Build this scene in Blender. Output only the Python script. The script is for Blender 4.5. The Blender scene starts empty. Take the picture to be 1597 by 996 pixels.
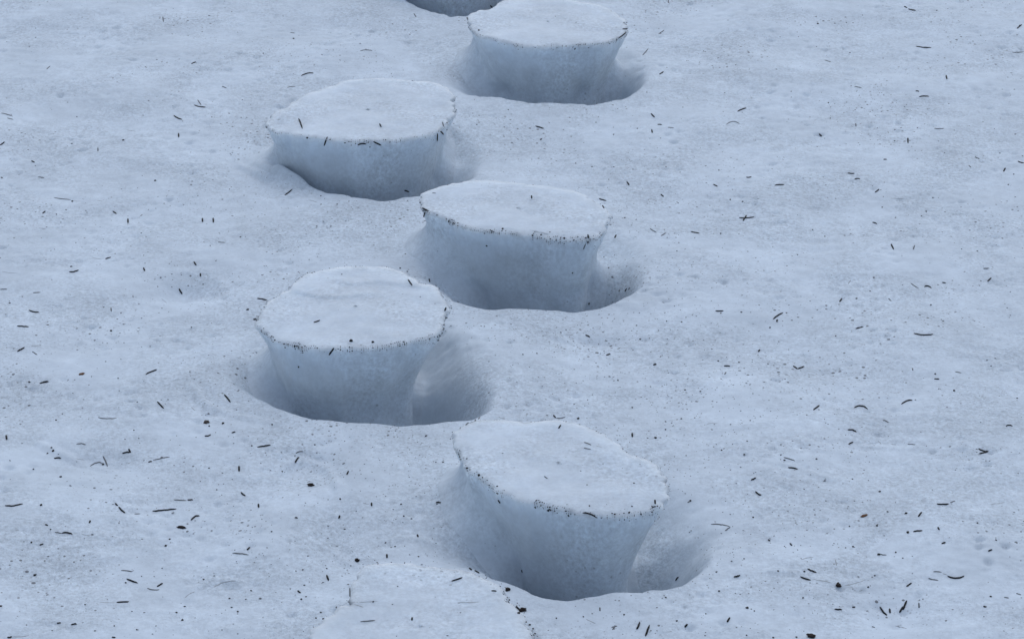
import bpy, math, random
import numpy as np
from mathutils import Vector, Matrix
from mathutils.bvhtree import BVHTree

random.seed(7)
rng = np.random.default_rng(11)
SC = bpy.context.scene
COL = SC.collection

# ------------------------------------------------------------------ camera
CAM_H = 1.7
PITCH = math.radians(24.5)
W_PX, H_PX, F_PX = 1597.0, 996.0, 4600.0
cam_data = bpy.data.cameras.new("camera")
cam = bpy.data.objects.new("camera", cam_data)
COL.objects.link(cam)
cam.location = (0, 0, CAM_H)
cam.rotation_euler = (math.pi / 2 - PITCH, 0, 0)
cam_data.sensor_fit = 'HORIZONTAL'
cam_data.sensor_width = 36.0
cam_data.lens = F_PX / W_PX * 36.0
cam_data.clip_start = 0.05
cam_data.clip_end = 500
SC.camera = cam

# ------------------------------------------------------------------ sky and light (overcast, light from the far side)
SUN_EL = math.radians(62)
SUN_AZ = math.radians(12)          # measured from +Y (far side) towards +X
world = bpy.data.worlds.new("World")
SC.world = world
world.use_nodes = True
wn = world.node_tree
bg = wn.nodes["Background"]
sky = wn.nodes.new("ShaderNodeTexSky")
sky.sky_type = 'NISHITA'
sky.sun_disc = False
sky.sun_elevation = SUN_EL
sky.sun_rotation = SUN_AZ
sky.air_density = 1.0
sky.dust_density = 2.0
sky.ozone_density = 1.5
hs = wn.nodes.new("ShaderNodeHueSaturation")      # overcast: the blue of a clear sky is muted
hs.inputs["Saturation"].default_value = 0.68
wn.links.new(sky.outputs[0], hs.inputs["Color"])
wn.links.new(hs.outputs[0], bg.inputs[0])
bg.inputs[1].default_value = 0.11

sun_data = bpy.data.lights.new("sun", 'SUN')
sun_data.energy = 0.5
sun_data.angle = math.radians(95)
sun_data.color = (0.78, 0.89, 1.0)
sun = bpy.data.objects.new("sun", sun_data)
COL.objects.link(sun)
d = Vector((math.sin(SUN_AZ) * math.cos(SUN_EL), math.cos(SUN_AZ) * math.cos(SUN_EL), math.sin(SUN_EL)))
sun.rotation_euler = d.to_track_quat('Z', 'Y').to_euler()

SC.view_settings.view_transform = 'Standard'
SC.view_settings.look = 'None'
SC.view_settings.exposure = 0.37
SC.view_settings.gamma = 1.0
SC.cycles.max_bounces = 6
SC.cycles.diffuse_bounces = 2
SC.cycles.use_denoising = True
# traced litter: per tile, "x0,y0,x1,y1,bend,tone" for needles and "x,y,size,tone" for specks
TILES = {
'A': (0, 0,
"1190,400,1218,388,0,0;1205,655,1278,668,3,0;1228,622,1250,655,0,1;1080,720,1132,745,4,0;1110,830,1111,855,0,0;5,705,78,725,0,1;45,735,82,745,0,1;0,905,30,885,0,0;105,885,140,865,0,2;290,432,312,412,0,1;1012,105,1016,138,0,1;1380,538,1408,550,0,1;780,808,850,820,0,2;608,920,609,942,0,1;380,630,432,630,0,2;915,415,1030,410,0,2",
"765,873,3,0;447,895,3,1;478,728,2,1;42,612,2,1;1506,622,2,0;1316,730,2,1;905,417,2,1;1300,100,3,1;528,228,2,1;222,178,2,1;890,718,2,2;925,628,3,2;1440,75,2,2;1395,10,1,2;1185,948,2,2;1445,950,2,2"),
'B': (400, 0,
"278,474,354,458,-5,0;192,547,242,540,-2,1;250,533,318,527,0,2;645,318,720,318,-4,1;978,85,992,108,0,1;262,738,285,802,-3,0;442,848,420,906,0,0;628,902,682,896,-5,0;726,880,776,904,0,0;1124,828,1122,878,0,0;1142,815,1162,836,0,0;1156,758,1164,790,0,1;210,203,238,208,0,1;1452,35,1470,55,0,0;765,770,775,792,0,0",
"231,242,3,0;42,334,2,0;316,856,3,0;705,914,2,0;970,503,2,1;838,460,2,1;1565,685,2,0;1368,775,2,1;1355,620,2,1;1580,930,2,1;1382,190,3,0"),
'C': (800, 0,
"905,213,940,188,0,1;805,345,840,305,0,1;910,465,936,448,0,0;858,708,880,732,0,0;898,776,926,777,0,0;140,786,192,801,0,0;862,808,866,828,0,0;962,793,1000,797,0,1;1395,695,1450,674,-2,0;1325,775,1408,770,-16,1;680,183,712,184,0,0;655,240,704,202,0,0;965,0,966,22,0,1",
"516,763,2,0;532,729,2,1;625,838,2,0;625,793,2,1;773,800,2,0;175,868,3,0;362,850,2,1;918,860,2,1;850,862,1,1;1080,380,2,1;1184,318,2,1;1160,388,2,1;956,421,2,1;1470,432,2,1;1380,450,2,2;1385,405,2,2;1317,578,2,2;1337,128,2,1;1238,40,2,1;755,160,2,1;265,103,2,1;392,143,2,1;832,575,2,2;1165,920,2,2;745,932,1,2;1250,803,1,2;385,305,3,1"),
'D': (1197, 0,
"850,42,868,52,0,0;875,58,922,68,2,0;922,290,1018,298,5,0;1520,328,1594,325,2,1;942,605,1004,603,-4,0;920,567,942,571,0,0;1110,470,1115,495,0,0;872,860,873,892,0,0;1035,800,1098,800,0,1;725,40,775,42,0,2;355,375,395,386,0,1;540,540,585,548,0,1;320,835,338,850,0,0;548,768,550,788,0,1;1550,180,1580,155,0,0;720,992,742,993,0,0;1290,975,1318,990,0,1",
"1568,162,3,0;1550,220,2,0;312,150,3,0;490,143,2,0;193,230,2,1;305,292,2,1;512,329,2,0;1052,68,2,0;1025,260,2,1;1325,222,2,2;55,432,2,1;148,570,2,1;148,606,2,1;378,640,2,0;390,737,2,0;435,745,1,1;683,797,2,1;790,879,2,0;880,940,2,2;932,795,2,1;1410,803,2,2;1540,835,3,1;1240,458,2,1;1385,425,1,2;310,912,2,1;1100,953,2,1;1445,953,2,1;1215,843,1,2;340,97,2,2;590,96,2,1;520,537,2,1;708,672,2,2;850,665,2,2;1585,970,2,1"),
'E': (0, 250,
"335,233,440,245,0,1;455,250,500,255,2,2;600,250,640,258,0,2;265,333,282,318,0,0;702,318,724,334,0,0;795,365,796,392,0,0;1325,360,1327,390,0,0;1258,362,1259,385,0,0;655,614,690,604,0,0;565,605,640,615,0,2;430,694,488,684,5,0;0,803,45,802,0,1;205,825,252,822,0,1;180,932,242,945,5,0;1112,800,1132,832,0,0;1000,858,1040,890,0,2;1245,705,1247,725,0,0;1205,632,1220,655,0,0;892,668,900,690,0,0;235,105,275,112,0,1;195,5,215,15,0,0;690,915,692,940,0,1;235,420,290,428,0,2;2,690,120,700,0,2;1355,510,1400,512,0,1",
"965,128,3,0;450,257,3,0;350,338,2,0;443,662,3,0;60,888,2,0;140,848,2,1;12,110,3,1;220,35,2,1;1230,222,2,1;1290,250,1,2;1495,477,2,0;878,453,2,1;755,180,2,2;715,580,2,1;645,913,2,1;752,948,2,1;1540,930,3,0;1375,828,2,2;1000,732,2,1;980,787,2,1;963,740,2,2;455,42,1,1;317,562,2,2;510,542,1,2;205,718,1,2;1,608,2,1;1105,28,2,2;1583,990,3,0;1290,718,1,1;757,50,1,1;1560,375,2,2"),
'F': (400, 250,
"176,219,222,182,0,0;315,246,388,264,0,2;918,186,948,196,0,0;1030,297,1068,316,0,0;1050,322,1040,352,0,0;942,742,968,780,0,0;5,860,65,872,0,0;1170,938,1178,915,0,0;1072,738,1076,758,0,0;1092,203,1115,205,0,1",
"400,223,2,0;401,276,2,0;255,290,1,0;502,275,2,0;375,411,2,0;128,568,2,1;255,505,1,1;380,600,1,1;570,603,1,1;925,582,2,1;520,350,1,1;595,433,1,1;1430,531,2,0;283,726,2,0;530,708,2,1;1018,848,2,1;1110,890,2,2;893,672,2,0;938,693,2,0;140,460,1,1;50,413,1,1;345,700,2,1;190,708,2,1;268,702,1,0;605,285,1,2;795,375,1,1;180,852,1,1;108,930,1,2;1123,341,2,0;1530,427,3,0;1480,425,1,0"),
'G': (800, 250,
"535,240,580,254,-2,0;556,282,566,302,0,0;708,135,722,158,0,0;1450,107,1482,104,3,0;1405,360,1498,353,6,0;1430,380,1452,345,-3,0;1105,446,1158,456,0,0;850,423,892,450,2,1;920,470,952,452,0,1;918,214,936,228,0,0;1245,152,1272,164,0,0;1258,937,1308,937,0,0;696,818,708,798,0,0;632,485,642,465,0,0;115,220,117,240,0,0;465,462,472,488,0,0;840,808,910,795,-3,2;1035,440,1070,445,0,2;437,555,452,520,0,1",
"390,20,2,0;627,42,2,0;952,42,2,2;1280,64,2,0;1350,246,2,0;1427,258,2,0;1290,456,2,0;1330,410,2,1;1316,519,2,1;595,668,2,0;626,662,1,1;370,699,2,0;378,497,2,0;695,358,2,0;737,405,2,1;765,370,2,1;1018,565,2,1;1027,265,2,1;1092,272,1,2;1403,675,1,1;1264,762,2,1;1052,860,2,1;1291,952,2,0;1419,946,2,0;95,920,2,1;535,960,2,1;472,890,2,0;338,361,1,1;596,120,2,2;915,745,1,1;758,735,1,1;820,670,1,2;455,173,1,2;1115,963,2,1;1560,110,1,1;945,285,1,1;230,447,2,0;625,390,1,1;1523,535,1,1;950,775,1,1"),
'H': (1197, 250,
"498,81,540,83,2,0;540,121,575,118,-3,0;45,158,104,154,-3,0;668,202,694,182,0,0;652,388,680,396,0,0;768,522,784,556,0,0;905,555,915,528,0,1;890,764,938,796,3,1;975,788,1018,796,-10,0;1085,760,1108,764,0,0;1340,674,1378,671,0,1;1368,754,1390,732,0,0;1466,72,1478,50,0,0;1555,8,1594,18,3,0;35,990,96,950,-6,0;448,880,462,860,0,0;500,772,520,742,0,2;1250,32,1265,45,0,1;1135,800,1180,805,0,2;985,312,987,325,0,1;750,860,770,875,0,1;760,238,850,240,0,2",
"1530,88,2,0;1497,152,2,0;713,293,2,0;280,434,2,0;356,474,2,0;187,588,2,0;30,628,2,1;660,730,2,0;637,815,2,0;553,860,3,1;1015,900,2,0;1206,552,2,0;1304,566,2,0;1203,292,2,1;928,425,2,1;957,348,2,1;1028,234,3,2;1103,320,2,1;838,776,2,2;1510,818,2,1;1490,918,2,1;1318,778,2,1;1540,228,2,1;1350,840,1,1;1535,608,1,1;720,228,2,2;795,358,2,2;118,950,2,0;362,880,1,1;60,993,2,0;1585,548,1,1;450,910,1,1;1080,990,2,1"),
'I': (0, 500,
"106,35,178,40,0,0;108,194,152,168,0,0;200,192,232,212,0,1;906,336,976,306,-2,0;246,392,302,380,-3,0;978,504,1018,546,0,0;1394,460,1432,508,0,0;610,603,725,605,4,1;475,767,535,772,-6,1;760,825,812,818,0,0;800,798,812,820,0,0;335,856,380,855,0,0;922,880,945,874,0,0;950,868,1055,846,-3,1;1272,718,1310,708,4,0;1440,698,1464,692,0,0;1485,905,1486,938,0,0;560,905,640,885,-12,1;640,840,668,905,-6,1;470,858,530,865,0,2;38,712,42,740,0,0;190,160,250,155,0,2;1185,535,1215,560,0,2",
"690,65,3,0;182,382,3,0;348,618,2,0;388,580,2,1;520,490,2,1;854,507,2,0;1046,492,2,1;1002,492,1,1;832,680,2,0;778,737,2,1;1386,640,3,0;1298,580,2,0;1300,656,2,0;295,826,2,0;330,810,3,0;320,790,2,0;208,924,2,0;378,972,3,0;62,870,2,1;137,764,2,1;1300,916,2,0;1430,924,1,1;1565,778,2,0;1190,42,2,0;995,130,1,1;656,255,2,2;604,298,1,1;12,348,2,1;262,433,1,1;1296,216,2,1;1493,226,2,1;1340,693,1,1;735,358,2,1;640,895,3,0;1180,318,2,2;770,140,2,1;477,875,1,1;1390,360,1,1;1485,435,1,1;250,155,2,1;1005,850,3,1"),
'J': (400, 500,
"5,787,88,774,-3,0;240,886,266,850,-5,0;245,825,290,815,-3,1;482,168,450,214,0,0;355,12,395,-2,3,0;562,957,572,935,0,0;1300,648,1318,632,0,1;1500,595,1550,612,3,2;1378,612,1390,598,0,1",
"98,648,2,0;262,286,2,0;160,937,2,0;175,940,1,0;363,773,2,0;333,842,1,0;375,820,2,1;1307,857,2,0;1055,715,2,0;1025,760,1,0;945,893,1,1;1052,918,1,1;1115,880,2,0;1160,880,2,0;1485,217,1,0;1445,255,2,1;1360,620,2,0;1530,823,1,1;88,930,2,2;262,985,1,1;1152,76,2,0;1124,98,2,0;95,97,2,0;1383,960,3,0;465,752,1,1;435,762,1,1;105,610,1,1;1312,915,2,0;150,905,1,1"),
'K': (800, 500,
"450,90,478,104,0,0;325,85,380,92,0,2;580,218,606,210,-3,0;1310,282,1350,283,0,0;250,588,266,606,0,0;270,605,325,600,5,1;284,670,297,648,0,0;741,700,742,724,0,0;440,755,486,772,-2,1;440,790,485,798,0,1;510,772,555,785,0,2;1195,645,1280,640,-3,2;1480,992,1510,978,0,0;1315,335,1325,320,0,1;1525,195,1535,180,0,0;195,965,215,980,0,1;1140,268,1240,268,0,2;630,195,705,190,0,2",
"298,76,2,0;62,212,2,0;149,204,2,0;768,32,2,0;883,273,4,0;790,118,2,0;376,130,2,1;532,148,2,1;470,180,2,0;652,371,2,0;600,348,2,1;1275,252,2,0;1405,261,2,0;1327,228,2,1;1237,178,2,1;1293,362,2,0;1070,430,3,1;1165,440,2,0;341,433,2,1;988,480,2,1;741,542,2,0;463,492,2,1;535,522,1,1;1046,610,2,0;948,628,2,0;985,638,2,1;948,677,2,0;886,730,3,0;405,610,3,0;1475,621,2,0;1352,645,2,0;1456,748,2,0;1297,805,2,0;1437,835,2,0;1076,840,2,1;1416,560,2,1;1415,912,2,1;560,888,2,1;790,892,1,1;955,145,1,0;1118,127,2,1;1150,940,1,1;930,218,2,1;517,262,2,1;215,588,2,1;85,588,1,1;205,490,1,0;380,520,2,1;1130,605,2,1;955,5,2,0;1048,10,2,0;420,932,1,1;680,915,1,1;845,88,1,1;1118,372,1,1;52,90,1,1;833,640,1,1;965,325,2,1;1317,475,1,1;1540,935,1,1;868,120,1,1;945,895,1,1;1205,770,1,2"),
'L': (1197, 500,
"548,52,596,40,0,0;908,80,1028,86,10,0;160,282,185,300,0,0;185,300,228,284,4,0;285,556,322,528,0,0;538,542,622,550,-14,0;832,520,900,497,-5,0;498,680,552,692,-6,0;504,770,532,754,0,0;715,620,752,634,-3,1;1310,797,1370,815,5,0;1315,828,1372,815,0,0;1482,658,1522,658,-6,0;128,914,188,924,-4,0;100,850,170,872,0,1;1036,362,1068,365,0,0;1165,318,1205,325,0,1;870,768,920,770,0,1;765,768,800,770,0,2;55,0,62,10,0,0;900,295,904,310,0,1;780,450,825,445,0,2;685,745,705,765,0,2",
"424,96,2,0;1042,331,2,0;1064,424,2,1;1160,437,3,0;83,772,2,0;83,835,2,0;207,793,2,1;303,860,2,0;376,644,2,1;524,279,2,1;1389,284,2,0;1552,482,2,0;1415,235,2,1;1365,245,2,2;527,985,2,0;268,956,1,1;358,992,1,0;15,44,2,0;70,132,2,1;485,712,2,1;150,205,1,2;95,366,1,1;700,143,2,1;1325,632,2,2;838,315,2,1;520,117,1,1;1448,795,1,1;1212,820,1,1;105,868,2,0;918,492,2,1;298,112,1,1;1180,65,1,1"),
'M': (0, 746,
"30,171,142,158,6,0;716,156,732,170,0,0;738,178,778,215,5,0;948,205,1096,189,0,0;835,220,872,219,0,1;1165,134,1200,135,0,0;1080,132,1160,137,0,1;1498,86,1526,110,4,0;1186,262,1240,235,-10,0;385,343,450,348,-8,0;340,332,385,340,0,1;500,345,580,355,0,2;1445,465,1545,475,0,1;1535,445,1552,430,0,0;752,570,825,578,0,1;788,625,855,650,0,0;976,674,1012,652,0,0;915,682,990,690,5,1;725,770,802,766,0,0;610,768,725,768,0,2;555,278,562,262,0,0;246,415,270,408,0,0;442,910,478,906,-3,0;355,898,378,898,0,0;45,990,75,986,0,0;75,984,190,972,0,2;1315,685,1480,635,-12,2;95,322,120,318,0,2;695,985,718,988,0,0;1145,745,1215,700,-5,2;280,288,298,292,0,0",
"255,165,3,0;217,600,4,0;314,316,2,0;1030,418,3,0;1055,376,2,0;1060,400,1,1;195,398,2,0;137,446,2,1;300,484,2,1;1266,628,2,0;1331,603,2,1;1148,796,2,0;1098,834,2,0;1134,880,3,0;1426,745,2,0;1528,749,2,0;1440,801,2,0;1478,829,2,0;1560,698,2,0;5,795,3,0;820,825,2,1;710,915,2,0;850,940,2,0;970,915,2,1;948,966,2,1;700,360,1,1;742,265,1,1;1348,70,2,1;1245,18,2,1;438,45,3,2;1008,556,2,1;782,648,2,0;880,608,2,2;1285,287,1,2;575,350,3,1;525,373,1,1;165,910,2,2;325,945,2,2;530,782,2,2;590,945,2,2;1380,938,2,1;1075,215,3,2;5,890,1,1"),
'N': (400, 746,
"12,158,14,182,0,0;715,150,716,174,0,0;1115,150,1148,149,0,0;238,246,256,248,-2,0;436,600,448,635,0,0;255,698,275,712,0,0;580,680,581,735,-2,1;1212,638,1280,615,0,0;1460,697,1492,700,0,0;645,888,738,880,4,1;968,862,966,882,0,0;580,765,770,758,4,2;600,780,670,800,-3,2;500,798,580,762,0,2;510,250,518,230,0,0;1000,348,1004,365,0,0;1502,130,1516,152,0,0;810,470,811,495,0,0;1322,556,1338,570,0,0;1355,572,1385,590,0,0;1240,768,1395,765,0,2;660,155,705,158,0,2",
"520,127,2,0;547,316,2,0;445,372,2,1;447,295,2,1;305,153,1,1;94,330,2,0;915,235,2,0;898,162,2,0;802,398,2,0;862,423,2,0;1115,403,2,1;437,560,2,0;288,568,2,0;298,662,2,0;308,734,2,0;279,752,2,0;399,832,2,0;370,868,2,0;415,872,2,0;505,422,2,1;630,512,4,0;735,508,2,1;877,668,2,1;1028,535,2,1;1100,515,1,1;1007,484,2,0;1458,657,1,0;1232,580,1,1;1268,832,2,1;870,978,2,1;1187,975,2,1;25,745,3,1;40,862,1,1;58,915,1,1;212,685,2,1;245,573,2,1;725,765,2,0;845,780,2,1;575,765,2,1;165,118,1,1;485,56,1,1;1560,695,4,0;1495,48,2,0;1497,90,2,0;1540,72,1,0;1110,735,1,1"),
'O': (800, 746,
"432,214,524,246,-10,0;882,132,884,160,0,0;1507,83,1544,106,4,0;1480,12,1505,0,0,0;1230,284,1350,300,-4,1;1318,326,1350,302,0,1;1372,615,1412,603,0,0;1012,635,1030,612,-2,0;1330,895,1348,865,0,0;1066,926,1085,906,0,0;824,980,848,912,0,0;768,938,788,892,6,0;540,800,541,825,0,1;450,872,520,905,0,2;612,925,648,915,0,1;620,940,635,912,0,1;18,795,58,830,0,0;55,565,60,582,0,0;1085,150,1105,140,0,1",
"549,242,2,0;345,229,2,0;690,848,2,0;438,858,2,0;270,868,2,0;1018,884,2,0;1436,498,2,0;1265,581,2,0;1280,700,2,0;1455,804,3,0;1500,823,2,0;1198,841,2,0;1452,974,2,0;1493,242,2,0;950,741,2,0;895,945,1,1;1197,955,2,1;1103,140,2,0;752,28,2,0;462,38,2,1;998,765,1,1;1120,735,1,1;1590,385,2,0;722,210,2,0;795,220,2,0;740,172,2,0;582,160,1,0;475,170,2,0;1388,32,2,1;1358,515,2,1;1207,665,1,1;1390,925,1,0;1420,920,1,0;1475,930,1,0;35,835,3,0;105,910,3,0;125,935,2,0;138,965,2,0;1545,650,1,1"),
'P': (1197, 746,
"1052,158,1126,160,3,0;1135,150,1165,138,0,1;935,238,958,210,0,0;905,332,962,324,0,0;1082,405,1106,396,0,0;1370,452,1396,444,0,0;1058,305,1068,320,0,0;140,402,152,418,0,0;248,562,304,584,4,0;204,612,268,632,0,0;1118,606,1222,606,14,0;1030,578,1082,584,0,1;1085,588,1120,603,0,2;1000,622,1062,632,0,1;864,672,896,650,0,0;416,814,462,816,0,0;525,802,545,800,0,0;698,800,742,852,4,0;758,808,762,838,0,0;820,838,842,795,0,0;842,818,865,758,0,0;940,770,942,805,0,1;1340,796,1362,796,0,0;1470,738,1500,742,0,1;1545,712,1575,722,0,1;790,915,870,935,-4,2;200,506,295,488,-3,2;270,625,420,655,0,2;470,668,620,625,3,2;1380,160,1480,148,0,2;420,500,430,545,0,2;648,920,668,925,0,1;690,473,740,475,0,1",
"697,82,3,0;747,207,2,0;860,217,3,0;681,293,3,0;872,338,4,0;510,297,2,0;532,424,2,0;1304,277,2,0;1420,384,2,0;841,494,2,0;797,460,2,0;788,485,1,0;690,473,3,0;667,604,2,0;565,610,2,1;220,743,2,0;286,743,1,1;626,675,2,0;228,580,2,0;66,574,2,0;160,458,1,0;362,140,2,1;502,175,2,1;245,173,1,1;540,140,2,1;355,15,2,1;318,55,1,1;527,5,1,0;1388,733,2,0;967,748,2,1;12,388,2,0;180,985,2,0;35,988,2,0;308,650,1,1;262,693,1,1;530,685,2,1;1575,330,2,1;1550,402,2,1;485,430,2,1;172,365,1,1;435,405,1,1;105,422,2,2;310,840,1,1;1480,905,1,1;1432,283,1,1;1025,70,2,2;425,560,1,0;280,835,1,1;1130,368,1,1;632,712,1,1"),
}

# ------------------------------------------------------------------ helpers
def ray(px, py):
    """world ray directions for photo pixels (arrays)"""
    px = np.asarray(px, float); py = np.asarray(py, float)
    u = (px - W_PX / 2) / F_PX
    v = -(py - H_PX / 2) / F_PX
    c, s = math.cos(PITCH), math.sin(PITCH)
    return np.stack([u, c + v * s, -s + v * c], -1)

def on_plane(px, py, z):
    dv = ray(px, py)
    t = (z - CAM_H) / dv[..., 2]
    return np.stack([dv[..., 0] * t, dv[..., 1] * t], -1)

def link_mesh(name, verts, faces, mats, parent=None, smooth=True):
    me = bpy.data.meshes.new(name)
    verts = np.asarray(verts, np.float32)
    if isinstance(faces, np.ndarray):
        n, k = faces.shape
        me.vertices.add(len(verts)); me.vertices.foreach_set("co", verts.ravel())
        me.loops.add(n * k); me.loops.foreach_set("vertex_index", faces.astype(np.int32).ravel())
        me.polygons.add(n)
        me.polygons.foreach_set("loop_start", np.arange(0, n * k, k, dtype=np.int32))
        me.polygons.foreach_set("loop_total", np.full(n, k, np.int32))
        me.update(calc_edges=True)
    else:
        me.from_pydata(verts.tolist(), [], faces)
        me.update()
    if smooth:
        me.polygons.foreach_set("use_smooth", np.ones(len(me.polygons), bool))
    me.materials.append(mats)
    o = bpy.data.objects.new(name, me)
    COL.objects.link(o)
    if parent is not None:
        o.parent = parent
    return o

def tag(o, label=None, cat=None, group=None, kind=None):
    if label: o['label'] = label
    if cat: o['category'] = cat
    if group: o['group'] = group
    if kind: o['kind'] = kind

def closed_curve(pts, n):
    """periodic Catmull-Rom through pts, n samples evenly by length"""
    p = np.asarray(pts, float)
    out = []
    m = len(p)
    for i in range(m):
        a, b, c, e = p[i - 1], p[i], p[(i + 1) % m], p[(i + 2) % m]
        for t in np.linspace(0, 1, 14, endpoint=False):
            out.append(0.5 * (2 * b + (c - a) * t + (2 * a - 5 * b + 4 * c - e) * t * t + (3 * b - a - 3 * c + e) * t ** 3))
    out = np.array(out)
    seg = np.linalg.norm(np.roll(out, -1, 0) - out, axis=1)
    s = np.concatenate([[0], np.cumsum(seg)])
    q = np.linspace(0, s[-1], n, endpoint=False)
    ex = np.concatenate([out, out[:1]])
    return np.stack([np.interp(q, s, ex[:, k]) for k in (0, 1)], -1)

def poly_dist(P, poly):
    """unsigned distance of points to closed polygon, and inside test"""
    P = np.asarray(P, float)
    dmin = np.full(len(P), 1e9)
    ins = np.zeros(len(P), bool)
    for i in range(len(poly)):
        a = poly[i]; b = poly[(i + 1) % len(poly)]
        ab = b - a
        t = np.clip(((P - a) @ ab) / (ab @ ab + 1e-12), 0, 1)
        dd = np.linalg.norm(P - a - t[:, None] * ab, axis=1)
        dmin = np.minimum(dmin, dd)
        c = (a[1] > P[:, 1]) != (b[1] > P[:, 1])
        with np.errstate(divide='ignore', invalid='ignore'):
            xi = a[0] + (P[:, 1] - a[1]) * (b[0] - a[0]) / (b[1] - a[1])
        ins ^= c & (P[:, 0] < xi)
    return dmin, ins

def sstep(a, b, x):
    t = np.clip((x - a) / (b - a), 0, 1)
    return t * t * (3 - 2 * t)

def field(nx, ny, step, lam, width=0.45, stretch=1.0):
    """band-limited random field (unit rms) of wavelength lam metres"""
    f = np.fft.rfft2(rng.standard_normal((ny, nx)))
    ky = np.fft.fftfreq(ny, step)[:, None]; kx = np.fft.rfftfreq(nx, step)[None, :]
    k = np.sqrt((kx * stretch) ** 2 + ky * ky) + 1e-9
    f *= np.exp(-0.5 * (np.log(k * lam) / width) ** 2) * (k > 1e-6)
    g = np.fft.irfft2(f, s=(ny, nx))
    return g / g.std()

# ------------------------------------------------------------------ materials
def new_mat(name):
    m = bpy.data.materials.new(name)
    m.use_nodes = True
    return m, m.node_tree, m.node_tree.nodes["Principled BSDF"]

def snow_material(name, base, dirt_amount, bump, depth_m):
    m, nt, b = new_mat(name)
    N, L = nt.nodes, nt.links
    tc = N.new("ShaderNodeTexCoord")
    sa = N.new("ShaderNodeAttribute"); sa.attribute_name = "seep"      # only the free-standing upper part lets light through
    L.new(sa.outputs["Fac"], b.inputs["Subsurface Weight"])          # light seeps a centimetre or so into the snow
    b.inputs["Subsurface Radius"].default_value = (1.0, 1.0, 1.03)
    b.inputs["Subsurface Scale"].default_value = depth_m
    b.inputs["Roughness"].default_value = 0.65
    b.inputs["Specular IOR Level"].default_value = 0.25
    # faint tone patches of the old snow
    n1 = N.new("ShaderNodeTexNoise"); n1.inputs["Scale"].default_value = 9; n1.inputs["Detail"].default_value = 6
    L.new(tc.outputs["Object"], n1.inputs["Vector"])
    r1 = N.new("ShaderNodeMapRange"); r1.inputs[1].default_value = 0.3; r1.inputs[2].default_value = 0.7
    r1.inputs[3].default_value = 0.91; r1.inputs[4].default_value = 1.07
    L.new(n1.outputs["Fac"], r1.inputs[0])
    # granular firn
    n2 = N.new("ShaderNodeTexNoise"); n2.inputs["Scale"].default_value = 190; n2.inputs["Detail"].default_value = 5; n2.inputs["Roughness"].default_value = 0.7
    L.new(tc.outputs["Object"], n2.inputs["Vector"])
    r2 = N.new("ShaderNodeMapRange"); r2.inputs[1].default_value = 0.3; r2.inputs[2].default_value = 0.7
    r2.inputs[3].default_value = 0.76; r2.inputs[4].default_value = 1.19
    L.new(n2.outputs["Fac"], r2.inputs[0])
    n4 = N.new("ShaderNodeTexNoise"); n4.inputs["Scale"].default_value = 48; n4.inputs["Detail"].default_value = 4
    L.new(tc.outputs["Object"], n4.inputs["Vector"])
    r4 = N.new("ShaderNodeMapRange"); r4.inputs[1].default_value = 0.3; r4.inputs[2].default_value = 0.7
    r4.inputs[3].default_value = 0.94; r4.inputs[4].default_value = 1.05
    L.new(n4.outputs["Fac"], r4.inputs[0])
    mu0 = N.new("ShaderNodeMath"); mu0.operation = 'MULTIPLY'
    L.new(r1.outputs[0], mu0.inputs[0]); L.new(r4.outputs[0], mu0.inputs[1])
    n6 = N.new("ShaderNodeTexNoise"); n6.inputs["Scale"].default_value = 6.5; n6.inputs["Detail"].default_value = 5
    n6.inputs["Distortion"].default_value = 0.6
    L.new(tc.outputs["Object"], n6.inputs["Vector"])
    r6 = N.new("ShaderNodeMapRange"); r6.inputs[1].default_value = 0.38; r6.inputs[2].default_value = 0.62
    r6.inputs[3].default_value = 0.22; r6.inputs[4].default_value = 1.15
    L.new(n6.outputs["Fac"], r6.inputs[0])
    mg = N.new("ShaderNodeMix"); mg.data_type = 'FLOAT'; mg.clamp_factor = False      # glazed patches and grainy patches
    L.new(r6.outputs[0], mg.inputs["Factor"]); mg.inputs["A"].default_value = 0.99; L.new(r2.outputs[0], mg.inputs["B"])
    mul = N.new("ShaderNodeMath"); mul.operation = 'MULTIPLY'
    L.new(mu0.outputs[0], mul.inputs[0]); L.new(mg.outputs["Result"], mul.inputs[1])
    vm = N.new("ShaderNodeVectorMath"); vm.operation = 'SCALE'; vm.inputs[0].default_value = base
    L.new(mul.outputs[0], vm.inputs["Scale"])
    # soot and dust grains frozen into the surface, in loose drifts
    vo = N.new("ShaderNodeTexVoronoi"); vo.inputs["Scale"].default_value = 95
    L.new(tc.outputs["Object"], vo.inputs["Vector"])
    n3 = N.new("ShaderNodeTexNoise"); n3.inputs["Scale"].default_value = 5.5; n3.inputs["Detail"].default_value = 4
    L.new(tc.outputs["Object"], n3.inputs["Vector"])
    sz = N.new("ShaderNodeMapRange"); sz.inputs[1].default_value = 0.36; sz.inputs[2].default_value = 0.72
    sz.inputs[3].default_value = 0.0; sz.inputs[4].default_value = 0.30
    L.new(n3.outputs["Fac"], sz.inputs[0])
    sep = N.new("ShaderNodeSeparateColor"); L.new(vo.outputs["Color"], sep.inputs[0])
    s2 = N.new("ShaderNodeMath"); s2.operation = 'MULTIPLY'
    L.new(sz.outputs[0], s2.inputs[0]); L.new(sep.outputs[0], s2.inputs[1])
    lt = N.new("ShaderNodeMath"); lt.operation = 'LESS_THAN'
    L.new(vo.outputs["Distance"], lt.inputs[0]); L.new(s2.outputs[0], lt.inputs[1])
    fa = N.new("ShaderNodeMath"); fa.operation = 'MULTIPLY'; fa.inputs[1].default_value = dirt_amount
    L.new(lt.outputs[0], fa.inputs[0])
    mix = N.new("ShaderNodeMix"); mix.data_type = 'RGBA'
    L.new(fa.outputs[0], mix.inputs["Factor"])
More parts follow.
